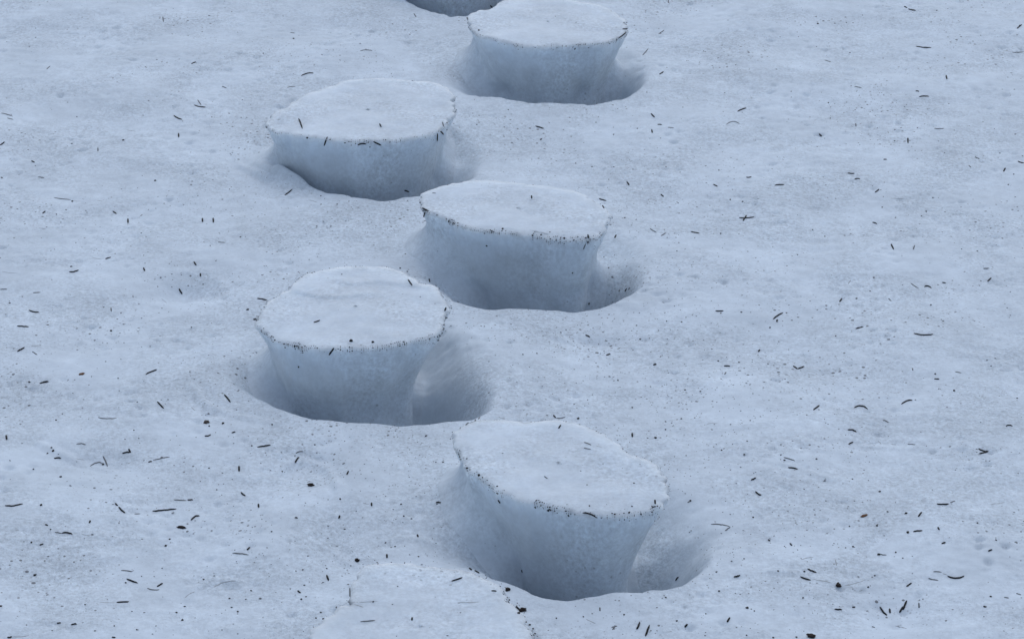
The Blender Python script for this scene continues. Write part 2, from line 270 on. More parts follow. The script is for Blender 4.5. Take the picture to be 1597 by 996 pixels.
    L.new(vm.outputs[0], mix.inputs["A"]); mix.inputs["B"].default_value = (0.07, 0.075, 0.085, 1)
    v2 = N.new("ShaderNodeTexVoronoi"); v2.inputs["Scale"].default_value = 210
    L.new(tc.outputs["Object"], v2.inputs["Vector"])
    se2 = N.new("ShaderNodeSeparateColor"); L.new(v2.outputs["Color"], se2.inputs[0])
    m5 = N.new("ShaderNodeMath"); m5.operation = 'MULTIPLY'; L.new(se2.outputs[1], m5.inputs[0]); L.new(sz.outputs[0], m5.inputs[1])
    m6 = N.new("ShaderNodeMath"); m6.operation = 'MULTIPLY'; L.new(m5.outputs[0], m6.inputs[0]); m6.inputs[1].default_value = 1.5
    lt2 = N.new("ShaderNodeMath"); lt2.operation = 'LESS_THAN'
    L.new(v2.outputs["Distance"], lt2.inputs[0]); L.new(m6.outputs[0], lt2.inputs[1])
    fa2 = N.new("ShaderNodeMath"); fa2.operation = 'MULTIPLY'; fa2.inputs[1].default_value = dirt_amount * 0.45
    L.new(lt2.outputs[0], fa2.inputs[0])
    mixb = N.new("ShaderNodeMix"); mixb.data_type = 'RGBA'
    L.new(fa2.outputs[0], mixb.inputs["Factor"]); L.new(mix.outputs["Result"], mixb.inputs["A"]); mixb.inputs["B"].default_value = (0.16, 0.175, 0.19, 1)
    mix = mixb
    # dirt melted into the rims, with the edge shade painted in (only meshes that carry the attribute)
    at = N.new("ShaderNodeAttribute"); at.attribute_name = "rim_dirt_shade"
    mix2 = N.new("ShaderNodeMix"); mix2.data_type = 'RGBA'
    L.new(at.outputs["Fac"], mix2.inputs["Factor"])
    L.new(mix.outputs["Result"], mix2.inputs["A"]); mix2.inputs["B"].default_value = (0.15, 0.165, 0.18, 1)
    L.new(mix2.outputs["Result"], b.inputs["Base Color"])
    bp = N.new("ShaderNodeBump")
    bs_ = N.new("ShaderNodeMath"); bs_.operation = 'MULTIPLY'; bs_.inputs[1].default_value = bump
    L.new(r6.outputs[0], bs_.inputs[0]); L.new(bs_.outputs[0], bp.inputs["Strength"]); bp.inputs["Distance"].default_value = 0.004
    L.new(n2.outputs["Fac"], bp.inputs["Height"])
    L.new(bp.outputs[0], b.inputs["Normal"])
    return m

SNOW_BASE = (0.615, 0.698, 0.775)
SNOW_BODY = (0.602, 0.680, 0.750)
M_GROUND = snow_material("old_snow", SNOW_BASE, 0.8, 0.6, 0.006)
M_CAP = snow_material("crust_snow", SNOW_BODY, 0.35, 0.25, 0.042)
M_WALL = snow_material("wall_snow", SNOW_BASE, 0.0, 0.2, 0.020)

def plain_mat(name, col, rough=0.6, vary=0.3):
    m, nt, b = new_mat(name)
    n = nt.nodes.new("ShaderNodeTexNoise"); n.inputs["Scale"].default_value = 400
    tc = nt.nodes.new("ShaderNodeTexCoord")
    nt.links.new(tc.outputs["Object"], n.inputs["Vector"])
    r = nt.nodes.new("ShaderNodeMapRange"); r.inputs[3].default_value = 1 - vary; r.inputs[4].default_value = 1 + vary
    nt.links.new(n.outputs["Fac"], r.inputs[0])
    v = nt.nodes.new("ShaderNodeVectorMath"); v.operation = 'SCALE'; v.inputs[0].default_value = col
    nt.links.new(r.outputs[0], v.inputs["Scale"])
    nt.links.new(v.outputs[0], b.inputs["Base Color"])
    b.inputs["Roughness"].default_value = rough
    b.inputs["Specular IOR Level"].default_value = 0.2
    return m

M_NEEDLE = [plain_mat("dark_needle", (0.012, 0.014, 0.016)),
            plain_mat("frosted_needle", (0.14, 0.155, 0.17)),
            plain_mat("iced_over_needle", (0.30, 0.33, 0.36))]
M_SPECK = [plain_mat("dark_speck", (0.016, 0.017, 0.019)),
           plain_mat("frosted_speck", (0.15, 0.165, 0.18)),
           plain_mat("iced_over_speck", (0.30, 0.33, 0.36))]
M_BROWN = plain_mat("brown_scale", (0.13, 0.06, 0.03))
M_BARK = plain_mat("dark_bark", (0.022, 0.016, 0.014))
M_BUD = plain_mat("grey_brown_bud", (0.07, 0.06, 0.055))

# ------------------------------------------------------------------ the row of raised footprints, traced
ZT = 0.075
FLOOR = -0.125
PED = {
 'front': dict(zt=ZT, bl=(0.044, 0.080), br=(0.012, 0.03), dr=0.055, right=0.034, left=0.016, sharp_right=0.45, dents=[(985,900,.024,.015)],
  top=[(705,680),(715,707),(729,729),(747,743),(775,761),(799,773),(835,783),(878,793),(926,800),(978,800),(1021,791),(1037,781),(1043,759),(1039,743),(1029,729),(1013,717),(990,710),(970,697),(954,683),(930,668),(902,656),(874,652),(823,655),(791,651),(747,650),(731,655),(715,667)],
  moat=[(660,862),(730,880),(790,898),(830,916),(860,926),(900,928),(960,924),(1010,920),(1055,912),(1085,893),(1112,862),(1130,825),(1110,785),(1050,742),(960,712),(850,698),(760,703),(690,730),(645,785),(638,835)]),
 'ledge': dict(zt=ZT, bl=(0.032, 0.04), br=(0.012, 0.03), dr=0.048, right=0.038, left=0.014, sharp_right=0.5, dents=[(560,645,.04,.006)],
  top=[(396,499),(408,513),(424,525),(445,532),(477,539),(509,542),(544,541),(580,539),(615,537),(647,530),(670,526),(686,518),(692,502),(700,483),(698,470),(689,457),(682,447),(670,442),(658,441),(641,430),(631,422),(618,416),(599,413),(557,413),(519,416),(486,424),(467,433),(451,449),(438,457),(419,467),(408,483),(402,491)],
  moat=[(345,597),(390,617),(440,639),(480,648),(520,653),(560,656),(620,657),(680,654),(730,650),(757,638),(768,610),(776,572),(750,532),(690,498),(600,480),(500,485),(420,508),(360,538),(325,573)]),
 'middle': dict(zt=ZT, bl=(0.044, 0.068), br=(0.04, 0.042), dr=0.02, right=0.016, left=0.012, dents=[(745,465,.020,.008),(905,462,.020,.007)],
  top=[(655,303),(657,319),(665,328),(685,336),(707,345),(727,352),(758,357),(786,360),(825,364),(854,369),(882,372),(910,372),(932,369),(944,360),(946,350),(954,334),(949,328),(941,321),(930,313),(912,302),(880,292),(820,284),(760,280),(715,283),(685,290),(662,297)],
  moat=[(650,437),(690,456),(705,463),(735,472),(765,477),(820,476),(870,475),(915,472),(950,466),(978,455),(1004,433),(1018,410),(1002,378),(950,358),(850,347),(740,347),(660,365),(620,393),(628,422)]),
 'upper_left': dict(zt=ZT, bl=(0.050, 0.058), br=(0.034, 0.045), dr=0.022, right=0.014, left=0.010,
  top=[(413,189),(418,197),(434,204),(463,209),(491,214),(525,217),(553,219),(584,218),(618,215),(654,211),(680,205),(699,189),(711,176),(708,166),(709,148),(702,139),(688,130),(646,123),(590,120),(547,123),(519,131),(484,143),(455,158),(443,168),(427,173)],
  moat=[(376,240),(405,264),(450,277),(490,290),(530,299),(560,305),(590,309),(620,306),(650,300),(690,292),(722,283),(748,266),(767,243),(750,218),(700,200),(620,188),(520,190),(440,203),(372,216)]),
 'upper_right': dict(zt=ZT, bl=(0.040, 0.066), br=(0.04, 0.045), dr=0.02, right=0.020, left=0.014, dents=[(785,146,.022,.010),(915,142,.022,.010)],
  top=[(728,28),(733,41),(744,52),(766,59),(794,65),(825,70),(866,71),(913,68),(944,66),(963,59),(976,52),(979,41),(974,30),(963,19),(938,7),(900,0),(860,-5),(810,-4),(781,1),(766,12),(747,15),(735,19)],
  moat=[(700,135),(715,143),(740,148),(780,152),(820,158),(860,158),(905,157),(945,155),(970,149),(994,136),(1014,115),(1014,95),(980,78),(900,66),(800,66),(720,80),(688,100),(688,120)]),
 'far': dict(zt=ZT, bl=(0.04, 0.04), br=(0.04, 0.04), dr=0.02, right=0.012, left=0.000,
  top=[(575,-100),(590,-80),(630,-66),(690,-60),(745,-64),(785,-76),(800,-95),(790,-118),(750,-134),(690,-140),(630,-134),(590,-120)],
  moat=[(612,-18),(637,0),(663,11),(694,18),(725,20),(760,15),(792,0),(812,-25),(800,-55),(770,-78),(690,-88),(620,-80),(596,-50)]),
 'near': dict(zt=0.042, bl=(0.034, 0.040), br=(0.0, 0.02), dr=0.042, right=0.014, left=0.010,
  top=[(475,996),(500,967),(525,944),(544,937),(546,919),(551,904),(566,880),(596,875),(626,874),(663,878),(701,883),(731,885),(751,894),(776,908),(792,922),(800,940),(813,954),(824,972),(836,994),(828,1030),(770,1062),(650,1075),(540,1062),(484,1032)],
  moat=[(430,1080),(452,1020),(505,980),(600,958),(740,962),(828,985),(884,1035),(890,1090),(850,1150),(760,1180),(600,1182),(480,1150)]),
}
NRING = 280
SPLIT = False
def soft_ring(v, sig):
    k = np.arange(NRING); k = np.minimum(k, NRING - k); w = np.exp(-0.5 * (k / sig) ** 2); w /= w.sum()
    return np.real(np.fft.ifft(np.fft.fft(v) * np.fft.fft(w)))
for p in PED.values():
    zt = p['zt']
    top = closed_curve(on_plane([q[0] for q in p['top']], [q[1] for q in p['top']], zt), NRING)
    c = top.mean(0)
    # crumbled edge
    th = np.linspace(0, 2 * np.pi, NRING, endpoint=False)
    jit = np.zeros(NRING)
    for k in range(9, 60):
        jit += rng.normal() * np.cos(k * th + rng.uniform(0, 6.28)) * 1.0 / k ** 0.62
    tang = np.roll(top, -1, 0) - np.roll(top, 1, 0)
    nrm = np.stack([tang[:, 1], -tang[:, 0]], -1)
    nrm /= np.linalg.norm(nrm, axis=1)[:, None]
    if ((top - c) * nrm).sum() < 0: nrm = -nrm
    p['top_c'] = top + nrm * (jit * 0.0017 * (0.45 + 0.8 * np.abs(nrm[:, 0])))[:, None]
    nrm = np.stack([soft_ring(nrm[:, 0], 2.5), soft_ring(nrm[:, 1], 2.5)], -1); nrm /= np.linalg.norm(nrm, axis=1)[:, None]
    p['nrm'] = nrm; p['c'] = c
    rad = (top - c); rl = np.linalg.norm(rad, axis=1)
    dirs = rad / rl[:, None]
    nsx, nsy = soft_ring(nrm[:, 0], 11), soft_ring(nrm[:, 1], 11)
    p['ns'] = np.stack([nsx, nsy], -1)
    p['side'] = np.where(nsx > 0, p['right'] * nsx, -p['left'] * nsx)
    base_in = 0.024 + p['side'] * 1.0
    p['base_c'] = top - dirs * (base_in - 0.010)[:, None]
    p['dirs'] = dirs
    p['moat_c'] = closed_curve(on_plane([q[0] for q in p['moat']], [q[1] for q in p['moat']], 0.0), 90)

# ------------------------------------------------------------------ snow ground: one sheet, fine near the footprints
STEP = 0.0033
X0, X1, Y0, Y1 = -1.45, 1.45, 2.45, 5.75
NX = int((X1 - X0) / STEP) + 1; NY = int((Y1 - Y0) / STEP) + 1
fx = X0 + STEP * np.arange(NX); fy = Y0 + STEP * np.arange(NY)
GX, GY = np.meshgrid(fx, fy)
Z = (0.0025 * field(NX, NY, STEP, 0.40) + 0.00055 * field(NX, NY, STEP, 0.13) + 0.00042 * field(NX, NY, STEP, 0.040, 0.4, 2.4) * sstep(-0.3, 1.2, field(NX, NY, STEP, 0.25)) + 0.00032 * field(NX, NY, STEP, 0.055)
     + 0.00016 * field(NX, NY, STEP, 0.024))
rough = sstep(-0.6, 1.2, field(NX, NY, STEP, 0.30))
Z += (0.00014 + 0.00036 * rough) * field(NX, NY, STEP, 0.013)
pit = field(NX, NY, STEP, 0.030)
Z -= 0.0030 * np.clip(pit - 1.2, 0, 2) * (0.25 + rough)          # thaw pits
pit = field(NX, NY, STEP, 0.016)
Z -= 0.0018 * np.clip(pit - 1.4, 0, 2) * (0.2 + rough)
# shallow melt hollows seen in the photograph: px, py, half-width m, half-depth m, depth m
for (hx, hy, rx, ry, dp) in [(290,443,0.045,0.035,0.020),(285,470,0.10,0.09,0.006),(480,722,0.045,0.05,0.016),(525,830,0.035,0.075,0.010),(935,524,0.03,0.018,0.009),
                             (1275,167,0.05,0.05,0.007),(300,925,0.13,0.09,0.007),(150,715,0.06,0.035,0.010),(1030,545,0.2,0.15,0.005),
                             (600,850,0.08,0.06,0.006),(310,330,0.12,0.06,0.004),(1390,955,0.045,0.05,0.009),(760,700,0.04,0.06,0.006),(140,610,0.03,0.03,0.004)]:
    q = on_plane(hx, hy, 0.0)
    w = np.exp(-(((GX - q[0]) / rx) ** 2 + ((GY - q[1]) / ry) ** 2))
    Z -= dp * w
# thin crusty ridges: outlines of older, half-melted prints
for line, hgt_, wd in [([(436,728),(446,715),(470,706),(500,712),(515,728),(530,768),(522,800)],.0035,.006),([(522,800),(515,842),(535,862),(560,873)],.003,.006),
                       ([(292,925),(300,908),(330,895),(372,900),(385,915)],.003,.006),([(298,600),(322,632),(372,648),(430,660)],.003,.007),
                       ([(475,996),(500,972),(525,944),(546,920)],.003,.006),([(600,836),(640,828),(690,835)],.002,.006),([(365,232),(375,258),(420,280)],.003,.006),
                       ([(1197,892),(1240,893),(1300,907),(1390,890)],.0018,.005),([(1195,722),(1240,730),(1290,745)],.0015,.005),([(1330,690),(1380,692),(1430,693)],.0018,.005),
                       ([(860,520),(900,525),(950,532)],.0022,.006),([(60,690),(120,712),(175,722)],.0025,.006),([(280,455),(350,440),(340,425)],.0018,.007)]:
    L_ = on_plane([q[0] for q in line], [q[1] for q in line], 0.0)
    box = (GX > L_[:, 0].min() - .05) & (GX < L_[:, 0].max() + .05) & (GY > L_[:, 1].min() - .05) & (GY < L_[:, 1].max() + .05)
    P_ = np.stack([GX[box], GY[box]], -1); dmin = np.full(len(P_), 1.0)
    for a_, b_ in zip(L_[:-1], L_[1:]):
        ab = b_ - a_; t_ = np.clip(((P_ - a_) @ ab) / (ab @ ab), 0, 1)
        dmin = np.minimum(dmin, np.linalg.norm(P_ - a_ - t_[:, None] * ab, axis=1))
    brk = np.clip(0.6 + 0.7 * np.sin(P_[:, 0] * 90 + 2) * np.cos(P_[:, 1] * 70), 0, 1.3)
    Z[box] += hgt_ * brk * np.exp(-(dmin / wd) ** 2) - 0.6 * hgt_ * np.exp(-((dmin - wd * 1.6) / wd) ** 2)
PITS = [(1002,900,.034,.026,.022),(1075,880,.03,.02,.012),(700,640,.05,.03,.010),(930,466,.03,.02,.014),(952,146,.03,.02,.014)]
depth = np.zeros_like(Z)
bankv = np.zeros_like(Z)
def bank_at(sel): return bankv.ravel()[sel]
Q = np.stack([GX.ravel(), GY.ravel()], -1)
wob = 0.004 * field(NX, NY, STEP, 0.06) + 0.002 * field(NX, NY, STEP, 0.025)
for key, p in PED.items():
    m = p['moat_c']
    lo = m.min(0) - 0.02; hi = m.max(0) + 0.02
    lo = np.minimum(lo, p['base_c'].min(0)); hi = np.maximum(hi, p['base_c'].max(0))
    sel = np.where((Q[:, 0] > lo[0]) & (Q[:, 0] < hi[0]) & (Q[:, 1] > lo[1]) & (Q[:, 1] < hi[1]))[0]
    if len(sel) == 0: continue
    P = Q[sel]
    dM, inM = poly_dist(P, m)
    dM = np.where(inM, dM, -dM) + wob.ravel()[sel] * 0.35
    dC, inC = poly_dist(P, p['base_c'][::4])
    dC = np.where(inC, 0, dC)
    t = np.clip(dC / np.maximum(dC + np.maximum(dM, 0), 1e-6), 0, 1)
    t = np.where(dM <= 0, 1, t); t = np.where(inC, 0, t)
    dr = P - p['c']; dr /= np.linalg.norm(dr, axis=1)[:, None] + 1e-9
    fr = sstep(0.30, 0.85, -dr[:, 1])
    soft = 0.5 + 0.5 * np.cos(np.pi * t ** 0.95)
    crisp = 1 - t ** 3.4
    lw = sstep(0.30, 0.80, -dr[:, 0]); rw = sstep(0.30, 0.85, dr[:, 0])
    wF = sstep(0.0, 0.75, -dr[:, 1]) * (1 - 0.45 * lw)
    fr = fr * (1 - 0.9 * sstep(0.1, 0.7, -dr[:, 0]))
    D = 0.008 + (-FLOOR + 0.012) * wF + p['dr'] * rw * (1 - wF)
    if key == 'near': D = 0.006 + 0.036 * sstep(-0.2, 0.5, dr[:, 0])
    dep = D * (soft * (1 - fr) + crisp * fr)
    bs = sstep(0.15, 0.75, np.abs(dr[:, 0])); lf_ = dr[:, 0] < 0
    rise = np.where(lf_, p['bl'][0], p['br'][0]) * bs + 0.012 * (1 - bs)
    reach = np.where(lf_, p['bl'][1], p['br'][1]) * bs + 0.022 * (1 - bs)
    bank = np.maximum(bank_at(sel), (rise + 0.0) * np.clip(1 - dC / reach, 0, 1) ** 1.9)
    bankv.ravel()[sel] = bank
    depth.ravel()[sel] = np.maximum(depth.ravel()[sel], dep)
def blur(A, sig):
    r = int(3 * sig); k = np.exp(-0.5 * (np.arange(-r, r + 1) / sig) ** 2); k /= k.sum()
    A = np.apply_along_axis(lambda v: np.convolve(v, k, 'same'), 0, A)
    return np.apply_along_axis(lambda v: np.convolve(v, k, 'same'), 1, A)
depth = blur(depth, 1.6)
bankv = blur(bankv, 1.8)
for (hx, hy, rx, ry, dp) in PITS:
    q = on_plane(hx, hy, -0.03)
    depth += dp * np.exp(-(((GX - q[0]) / rx) ** 2 + ((GY - q[1] - 0.012) / ry) ** 2))
# coarse icy grain on the moat walls
Zg = Z - depth + bankv + np.clip(depth / 0.06, 0, 1) * (0.0007 * field(NX, NY, STEP, 0.020) + 0.0004 * field(NX, NY, STEP, 0.010))
for _ in range(2):
    Zs = Zg.copy()
    Zs[1:-1, 1:-1] = 0.5 * Zg[1:-1, 1:-1] + 0.125 * (Zg[:-2, 1:-1] + Zg[2:, 1:-1] + Zg[1:-1, :-2] + Zg[1:-1, 2:])
    Zg = Zs
# fade to the plain around
edge = np.minimum(np.minimum(GX - X0, X1 - GX), np.minimum(GY - Y0, Y1 - GY))
Zg *= sstep(0, 0.15, edge)

def grow(start, sign, far):
    out, s, v = [], STEP, start
    while abs(v - start) < far:
        s *= 1.25; v += sign * s; out.append(v)
    return out
ax = np.array(grow(X0, -1, 70)[::-1] + fx.tolist() + grow(X1, 1, 70))
ay = np.array(grow(Y0, -1, 70)[::-1] + fy.tolist() + grow(Y1, 1, 70))
ix = int(np.argmin(abs(ax - X0))); iy = int(np.argmin(abs(ay - Y0)))
AX, AY = np.meshgrid(ax, ay)
AZ = 0.0 * AX
far_r = np.maximum(np.maximum(X0 - AX, AX - X1), np.maximum(Y0 - AY, AY - Y1))
AZ += np.clip(far_r, 0, 6) / 6 * 0.05 * (np.sin(AX * 0.7 + 1) * np.cos(AY * 0.55) + 0.5 * np.sin(AX * 1.9) * np.sin(AY * 1.6 + 2))
AZ[iy:iy + NY, ix:ix + NX] = Zg
nyt, nxt = AX.shape
idx = np.arange(nyt * nxt).reshape(nyt, nxt)
quads = np.stack([idx[:-1, :-1], idx[:-1, 1:], idx[1:, 1:], idx[1:, :-1]], -1).reshape(-1, 4)
ground = link_mesh("snow_ground", np.stack([AX, AY, AZ], -1).reshape(-1, 3), quads, M_GROUND)
tag(ground, "pale blue old snow field with melted moats", kind='structure')

def ground_z(x, y):
    a = (np.asarray(x) - X0) / STEP; b = (np.asarray(y) - Y0) / STEP
    i = np.clip(np.floor(a).astype(int), 0, NX - 2); j = np.clip(np.floor(b).astype(int), 0, NY - 2)
    u = np.clip(a - i, 0, 1); v = np.clip(b - j, 0, 1)
    return (Zg[j, i] * (1 - u) * (1 - v) + Zg[j, i + 1] * u * (1 - v) + Zg[j + 1, i] * (1 - u) * v + Zg[j + 1, i + 1] * u * v)

# ------------------------------------------------------------------ snow pedestals: cap, column, grains on the rim
def noise3(P, scale, seed):
    from mathutils import noise
    o = Vector((seed * 17.3, seed * 5.1, seed * 9.7))
    return np.array([noise.noise(Vector(q) * scale + o) for q in P])

LABELS = {
 'front': "largest snow pedestal, frontmost of the whole ones, with long bean-shaped top and dark moat",
 'ledge': "snow pedestal with two curved ledges across its round top, left of the path",
 'middle': "snow pedestal with jagged right rim and gritty front edge, middle of the row",
 'upper_left': "snow pedestal with a notch in its left rim and needles scattered along its front edge",
 'upper_right': "smooth oval snow pedestal topmost of the whole ones, with two needles on its right rim",
 'far': "farthest snow pedestal cut by the photo's top edge, only its shaded moat showing",
 'near': "low snow pedestal cut by the photo's bottom edge, cracked snow along its right side",
}
# rim grain density by angle is read from these photo stretches: (pedestal, x0, x1 along the front rim, grains, spread m, size)
RIM = {
 'front': [(708,745,30,.002,.9),(745,785,26,.004,1.1),(832,860,34,.006,1.2),(860,1000,80,.011,1.0),(1000,1044,50,.009,1.1),(712,1044,60,.003,.7)],
 'ledge': [(398,440,34,.002,1.0),(440,500,60,.004,1.1),(525,550,30,.009,1.1),(560,640,60,.006,1.0),(640,700,80,.009,1.0),(400,700,70,.003,.8)],
 'middle': [(655,700,34,.002,.9),(700,790,80,.003,1.1),(830,940,120,.009,1.3),(935,955,16,.003,.9),(660,950,40,.002,.8)],
 'upper_left': [(415,480,30,.0015,.8),(480,600,34,.005,1.0),(600,690,50,.006,1.0),(690,712,40,.004,1.0),(415,712,30,.002,.7)],
 'upper_right': [(728,770,44,.002,.9),(770,900,40,.004,.9),(860,910,16,.009,1.1),(900,980,70,.003,1.1)],
 'far': [(600,780,30,.003,1.0)],
 'near': [(780,840,70,.004,1.3)],
}
BACK = {'front': (130, .0010, .9), 'ledge': (200, .0013, 1.0), 'middle': (40, .0015, .8), 'upper_left': (26, .0015, .7),
        'upper_right': (50, .0012, .8), 'far': (0, .001, 1), 'near': (80, .0030, 1.1)}

OCT_V = np.array([(1,0,0),(0,1,0),(-1,0,0),(0,-1,0),(0,0,1),(0,0,-1)], float)
OCT_F = np.array([(0,1,4),(1,2,4),(2,3,4),(3,0,4),(1,0,5),(2,1,5),(3,2,5),(0,3,5)])
def grains_mesh(name, centers, sizes, mat, parent=None, flat=0.7):
    V, F = [], []
    for k, (cc, s) in enumerate(zip(centers, sizes)):
        a = rng.uniform(0, 6.28)
        R = np.array([[math.cos(a), -math.sin(a), 0], [math.sin(a), math.cos(a), 0], [0, 0, 1]])
        v = OCT_V * rng.uniform(0.6, 1.25, (6, 1)) * np.array([s * rng.uniform(.9, 1.7), s, s * flat])
        V.append(v @ R.T + cc); F.append(OCT_F + 6 * k)
    return link_mesh(name, np.concatenate(V), np.concatenate(F), mat, parent, smooth=False)

cap_objs = []
for sd, (key, p) in enumerate(PED.items()):
    zt, c, top, nrm, side, dirs = p['zt'], p['c'], p['top_c'], p['nrm'], p['side'], p['dirs']
    root = bpy.data.objects.new("snow_pedestal", None)
    COL.objects.link(root)
    base_z = FLOOR if key != 'near' else -0.03
    root.location = (c[0], c[1], base_z)
    tag(root, LABELS[key], "snow pedestal", "snow pedestals left by compacted footprints")
    off = np.array([c[0], c[1], base_z])
    lip = 0.3 + 0.7 * np.clip(np.abs(nrm[:, 0]) * 1.2 - 0.1, 0, 1)      # thin lips stick out at the sides, the front rounds over
    # --- cap: rings from centre to rim, then rounded over and back under the lip
    rings = []
    for f in np.linspace(0.02, 0.86, 40):
        rings.append((top * f + c * (1 - f), np.zeros(NRING)))
    for (ins, dz) in [(.0070, .0002), (.0042, .0006), (.0022, .0013), (.0008, .0023), (0, .0038), (.0003, .0054), (.0010, .0068)]:
        rings.append((top - nrm * (ins * (1 + 1.3 * (1 - lip)))[:, None], np.full(NRING, dz)))
    rings.append((top - nrm * (.0032 + .005 * lip)[:, None], np.full(NRING, .0078)))
    rings.append((top - nrm * (.010 + .010 * lip)[:, None], np.full(NRING, .0086)))
    Vc = np.concatenate([np.column_stack([r, zt - dz]) for r, dz in rings])
    xy = Vc[:, :2]
    zn = 0.0028 * noise3(Vc, 14, sd) + 0.0012 * noise3(Vc, 45, sd + 3) + 0.0004 * noise3(Vc, 140, sd + 5)
    if key == 'ledge':
        for line, dz in (([(430,466),(457,455),(499,466),(531,466),(560,462),(590,460)], .0028), ([(520,442),(557,447),(590,440),(640,447),(690,452)], .0022)):
            L = on_plane([q[0] for q in line], [q[1] for q in line], zt)
            yl = np.interp(xy[:, 0], L[:, 0], L[:, 1])
            fade = sstep(L[0, 0] - .01, L[0, 0] + .02, xy[:, 0]) * (1 - sstep(L[-1, 0] - .03, L[-1, 0] + .01, xy[:, 0]))
            zn += dz * fade * (sstep(-.002, .006, xy[:, 1] - yl)) * np.exp(-np.clip(xy[:, 1] - yl, 0, 1) / .06)
    if key == 'near':   # sags a little towards its left
        zn += -0.008 * sstep(-0.2, -0.45, xy[:, 0] - 0.0)
    Vc[:, 2] += zn
    n_r = len(rings)
    ii = np.arange(NRING); jj = np.roll(ii, -1)
    F = []
    for r in range(n_r - 1):
        F.append(np.stack([r * NRING + ii, (r + 1) * NRING + ii, (r + 1) * NRING + jj, r * NRING + jj], -1))
    F = np.concatenate(F).tolist() + [list(range(NRING))]
    # orientation: make top faces look up
    a0, a1, a2 = Vc[F[0][0]], Vc[F[0][1]], Vc[F[0][2]]
    if np.cross(a1 - a0, a2 - a0)[2] < 0:
        F = [f[::-1] for f in F]
    else:
        F[-1] = F[-1]
    capF = F
    st = np.zeros(len(Vc))
    # grey dirt plus painted edge shading just inside the rim, broken up
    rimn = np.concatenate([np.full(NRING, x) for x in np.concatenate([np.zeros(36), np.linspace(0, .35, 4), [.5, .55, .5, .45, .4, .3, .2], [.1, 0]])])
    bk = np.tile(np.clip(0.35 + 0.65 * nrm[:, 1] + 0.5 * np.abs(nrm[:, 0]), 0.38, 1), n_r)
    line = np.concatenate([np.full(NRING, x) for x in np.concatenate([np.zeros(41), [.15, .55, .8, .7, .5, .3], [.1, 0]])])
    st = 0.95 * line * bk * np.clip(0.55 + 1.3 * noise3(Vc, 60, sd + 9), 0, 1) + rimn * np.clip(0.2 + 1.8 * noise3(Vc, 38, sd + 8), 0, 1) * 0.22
    # --- column under it
    zc0 = zt - 0.0056
    def wall_xy(g):
        ins = 0.0008 + 0.0022 * lip + 0.006 * sstep(0, .5, g) + side * sstep(0.0, 0.5, g) + 0.005 * lip * sstep(0, .1, g) + 0.006 * g
        return smo - dirs_s * ins[:, None]
    smo = np.stack([soft_ring(top[:, 0], 4), soft_ring(top[:, 1], 4)], -1)
    smo += (top - smo).mean(0)
    dirs_s = smo - c; dirs_s /= np.linalg.norm(dirs_s, axis=1)[:, None]
    cols = []
    nz = 44
    for k in range(nz):
        g = np.full(NRING, k / (nz - 1) * 1.12)
        xy_ = wall_xy(np.clip(g, 0, 1))
        w = min(1, k / 5)
        xy_ = xy_ * w + (top - dirs * (0.0008 + 0.0022 * lip)[:, None]) * (1 - w)
        cols.append(np.column_stack([xy_, zc0 + (base_z - zc0) * g]))
    A = np.concatenate(cols).reshape(nz, NRING, 3)
    fw = np.clip(-p['ns'][:, 1], 0, 1)
    lf = np.clip(-p['ns'][:, 0], 0, 1); rt = np.clip(p['ns'][:, 0], 0, 1)
    # shoulder: the front bulges a little under the rim before it tapers
    gk = np.linspace(0, 1.12, nz)[:, None]
    A[:, :, :2] += dirs_s[None] * (0.0055 * fw[None] * sstep(0, .16, gk) * (1 - 0.8 * sstep(.3, .8, gk)))[..., None]
    # where wall and ground meet
    gz = ground_z(A[:, :, 0], A[:, :, 1])
    below = A[:, :, 2] < gz
    jr = np.where(below.any(0), below.argmax(0), nz - 1)
    jr = np.clip(np.round(soft_ring(jr.astype(float), 3)), 6, nz - 1).astype(int)
    ar = np.arange(NRING)
    J = A[jr, ar].copy(); J[:, 2] = ground_z(J[:, 0], J[:, 1])
    J = np.stack([soft_ring(J[:, q], 2.5) for q in range(3)], -1)
    avail = zc0 - 0.010 - J[:, 2]
    sharp = p.get('sharp_right', 0.0) * rt
    hgt = np.clip(np.minimum(0.022 + 0.012 * lf + 0.012 * rt * (1 - sharp), 0.72 * avail), 0.002, 1) * (1 - 0.6 * sharp)
    out_r = (0.016 + 0.026 * lf + 0.012 * rt) * (1 - 0.6 * sharp)
    hgt = soft_ring(hgt, 3)
    E = J.copy(); E[:, :2] += dirs_s * out_r[:, None]; E[:, 2] = ground_z(E[:, 0], E[:, 1]) + 0.0003
    zs = J[:, 2] + hgt
    def wall_at(z):                                  # wall point of every column at height z
        f = np.clip((zc0 - z) / (zc0 - base_z) / 1.12 * (nz - 1), 0, nz - 1.001)
        k0 = f.astype(int); w_ = (f - k0)[:, None]
        return A[k0, ar] * (1 - w_) + A[k0 + 1, ar] * w_
    S = wall_at(zs)
    rows = []
    n1, n2 = 26, 18
    for k in range(n1):
        rows.append(wall_at(zc0 + (zs - zc0) * (k / n1)))
    for k in range(n2 + 1):
        t = k / n2
        q = S * (1 - t) ** 2 + J * 2 * t * (1 - t) + E * t * t
        q[:, 2] = np.maximum(q[:, 2], ground_z(q[:, 0], q[:, 1]) + 0.0003)
        rows.append(q)
    q = E.copy(); q[:, :2] += dirs_s * 0.004; q[:, 2] = ground_z(q[:, 0], q[:, 1]) - 0.003
    rows.append(q)
    q = q.copy(); q[:, 2] -= 0.03; rows.append(q)
    nz = len(rows)
    smoothed = np.array(rows)
    foot_w = np.concatenate([np.zeros(n1), np.linspace(0, 1, n2 + 1), [1, 1]])
    seep_w = np.concatenate([1 - sstep(.45, 1.0, np.linspace(0, 1, n1)), np.zeros(n2 + 3)])
    Vw = smoothed.reshape(-1, 3)
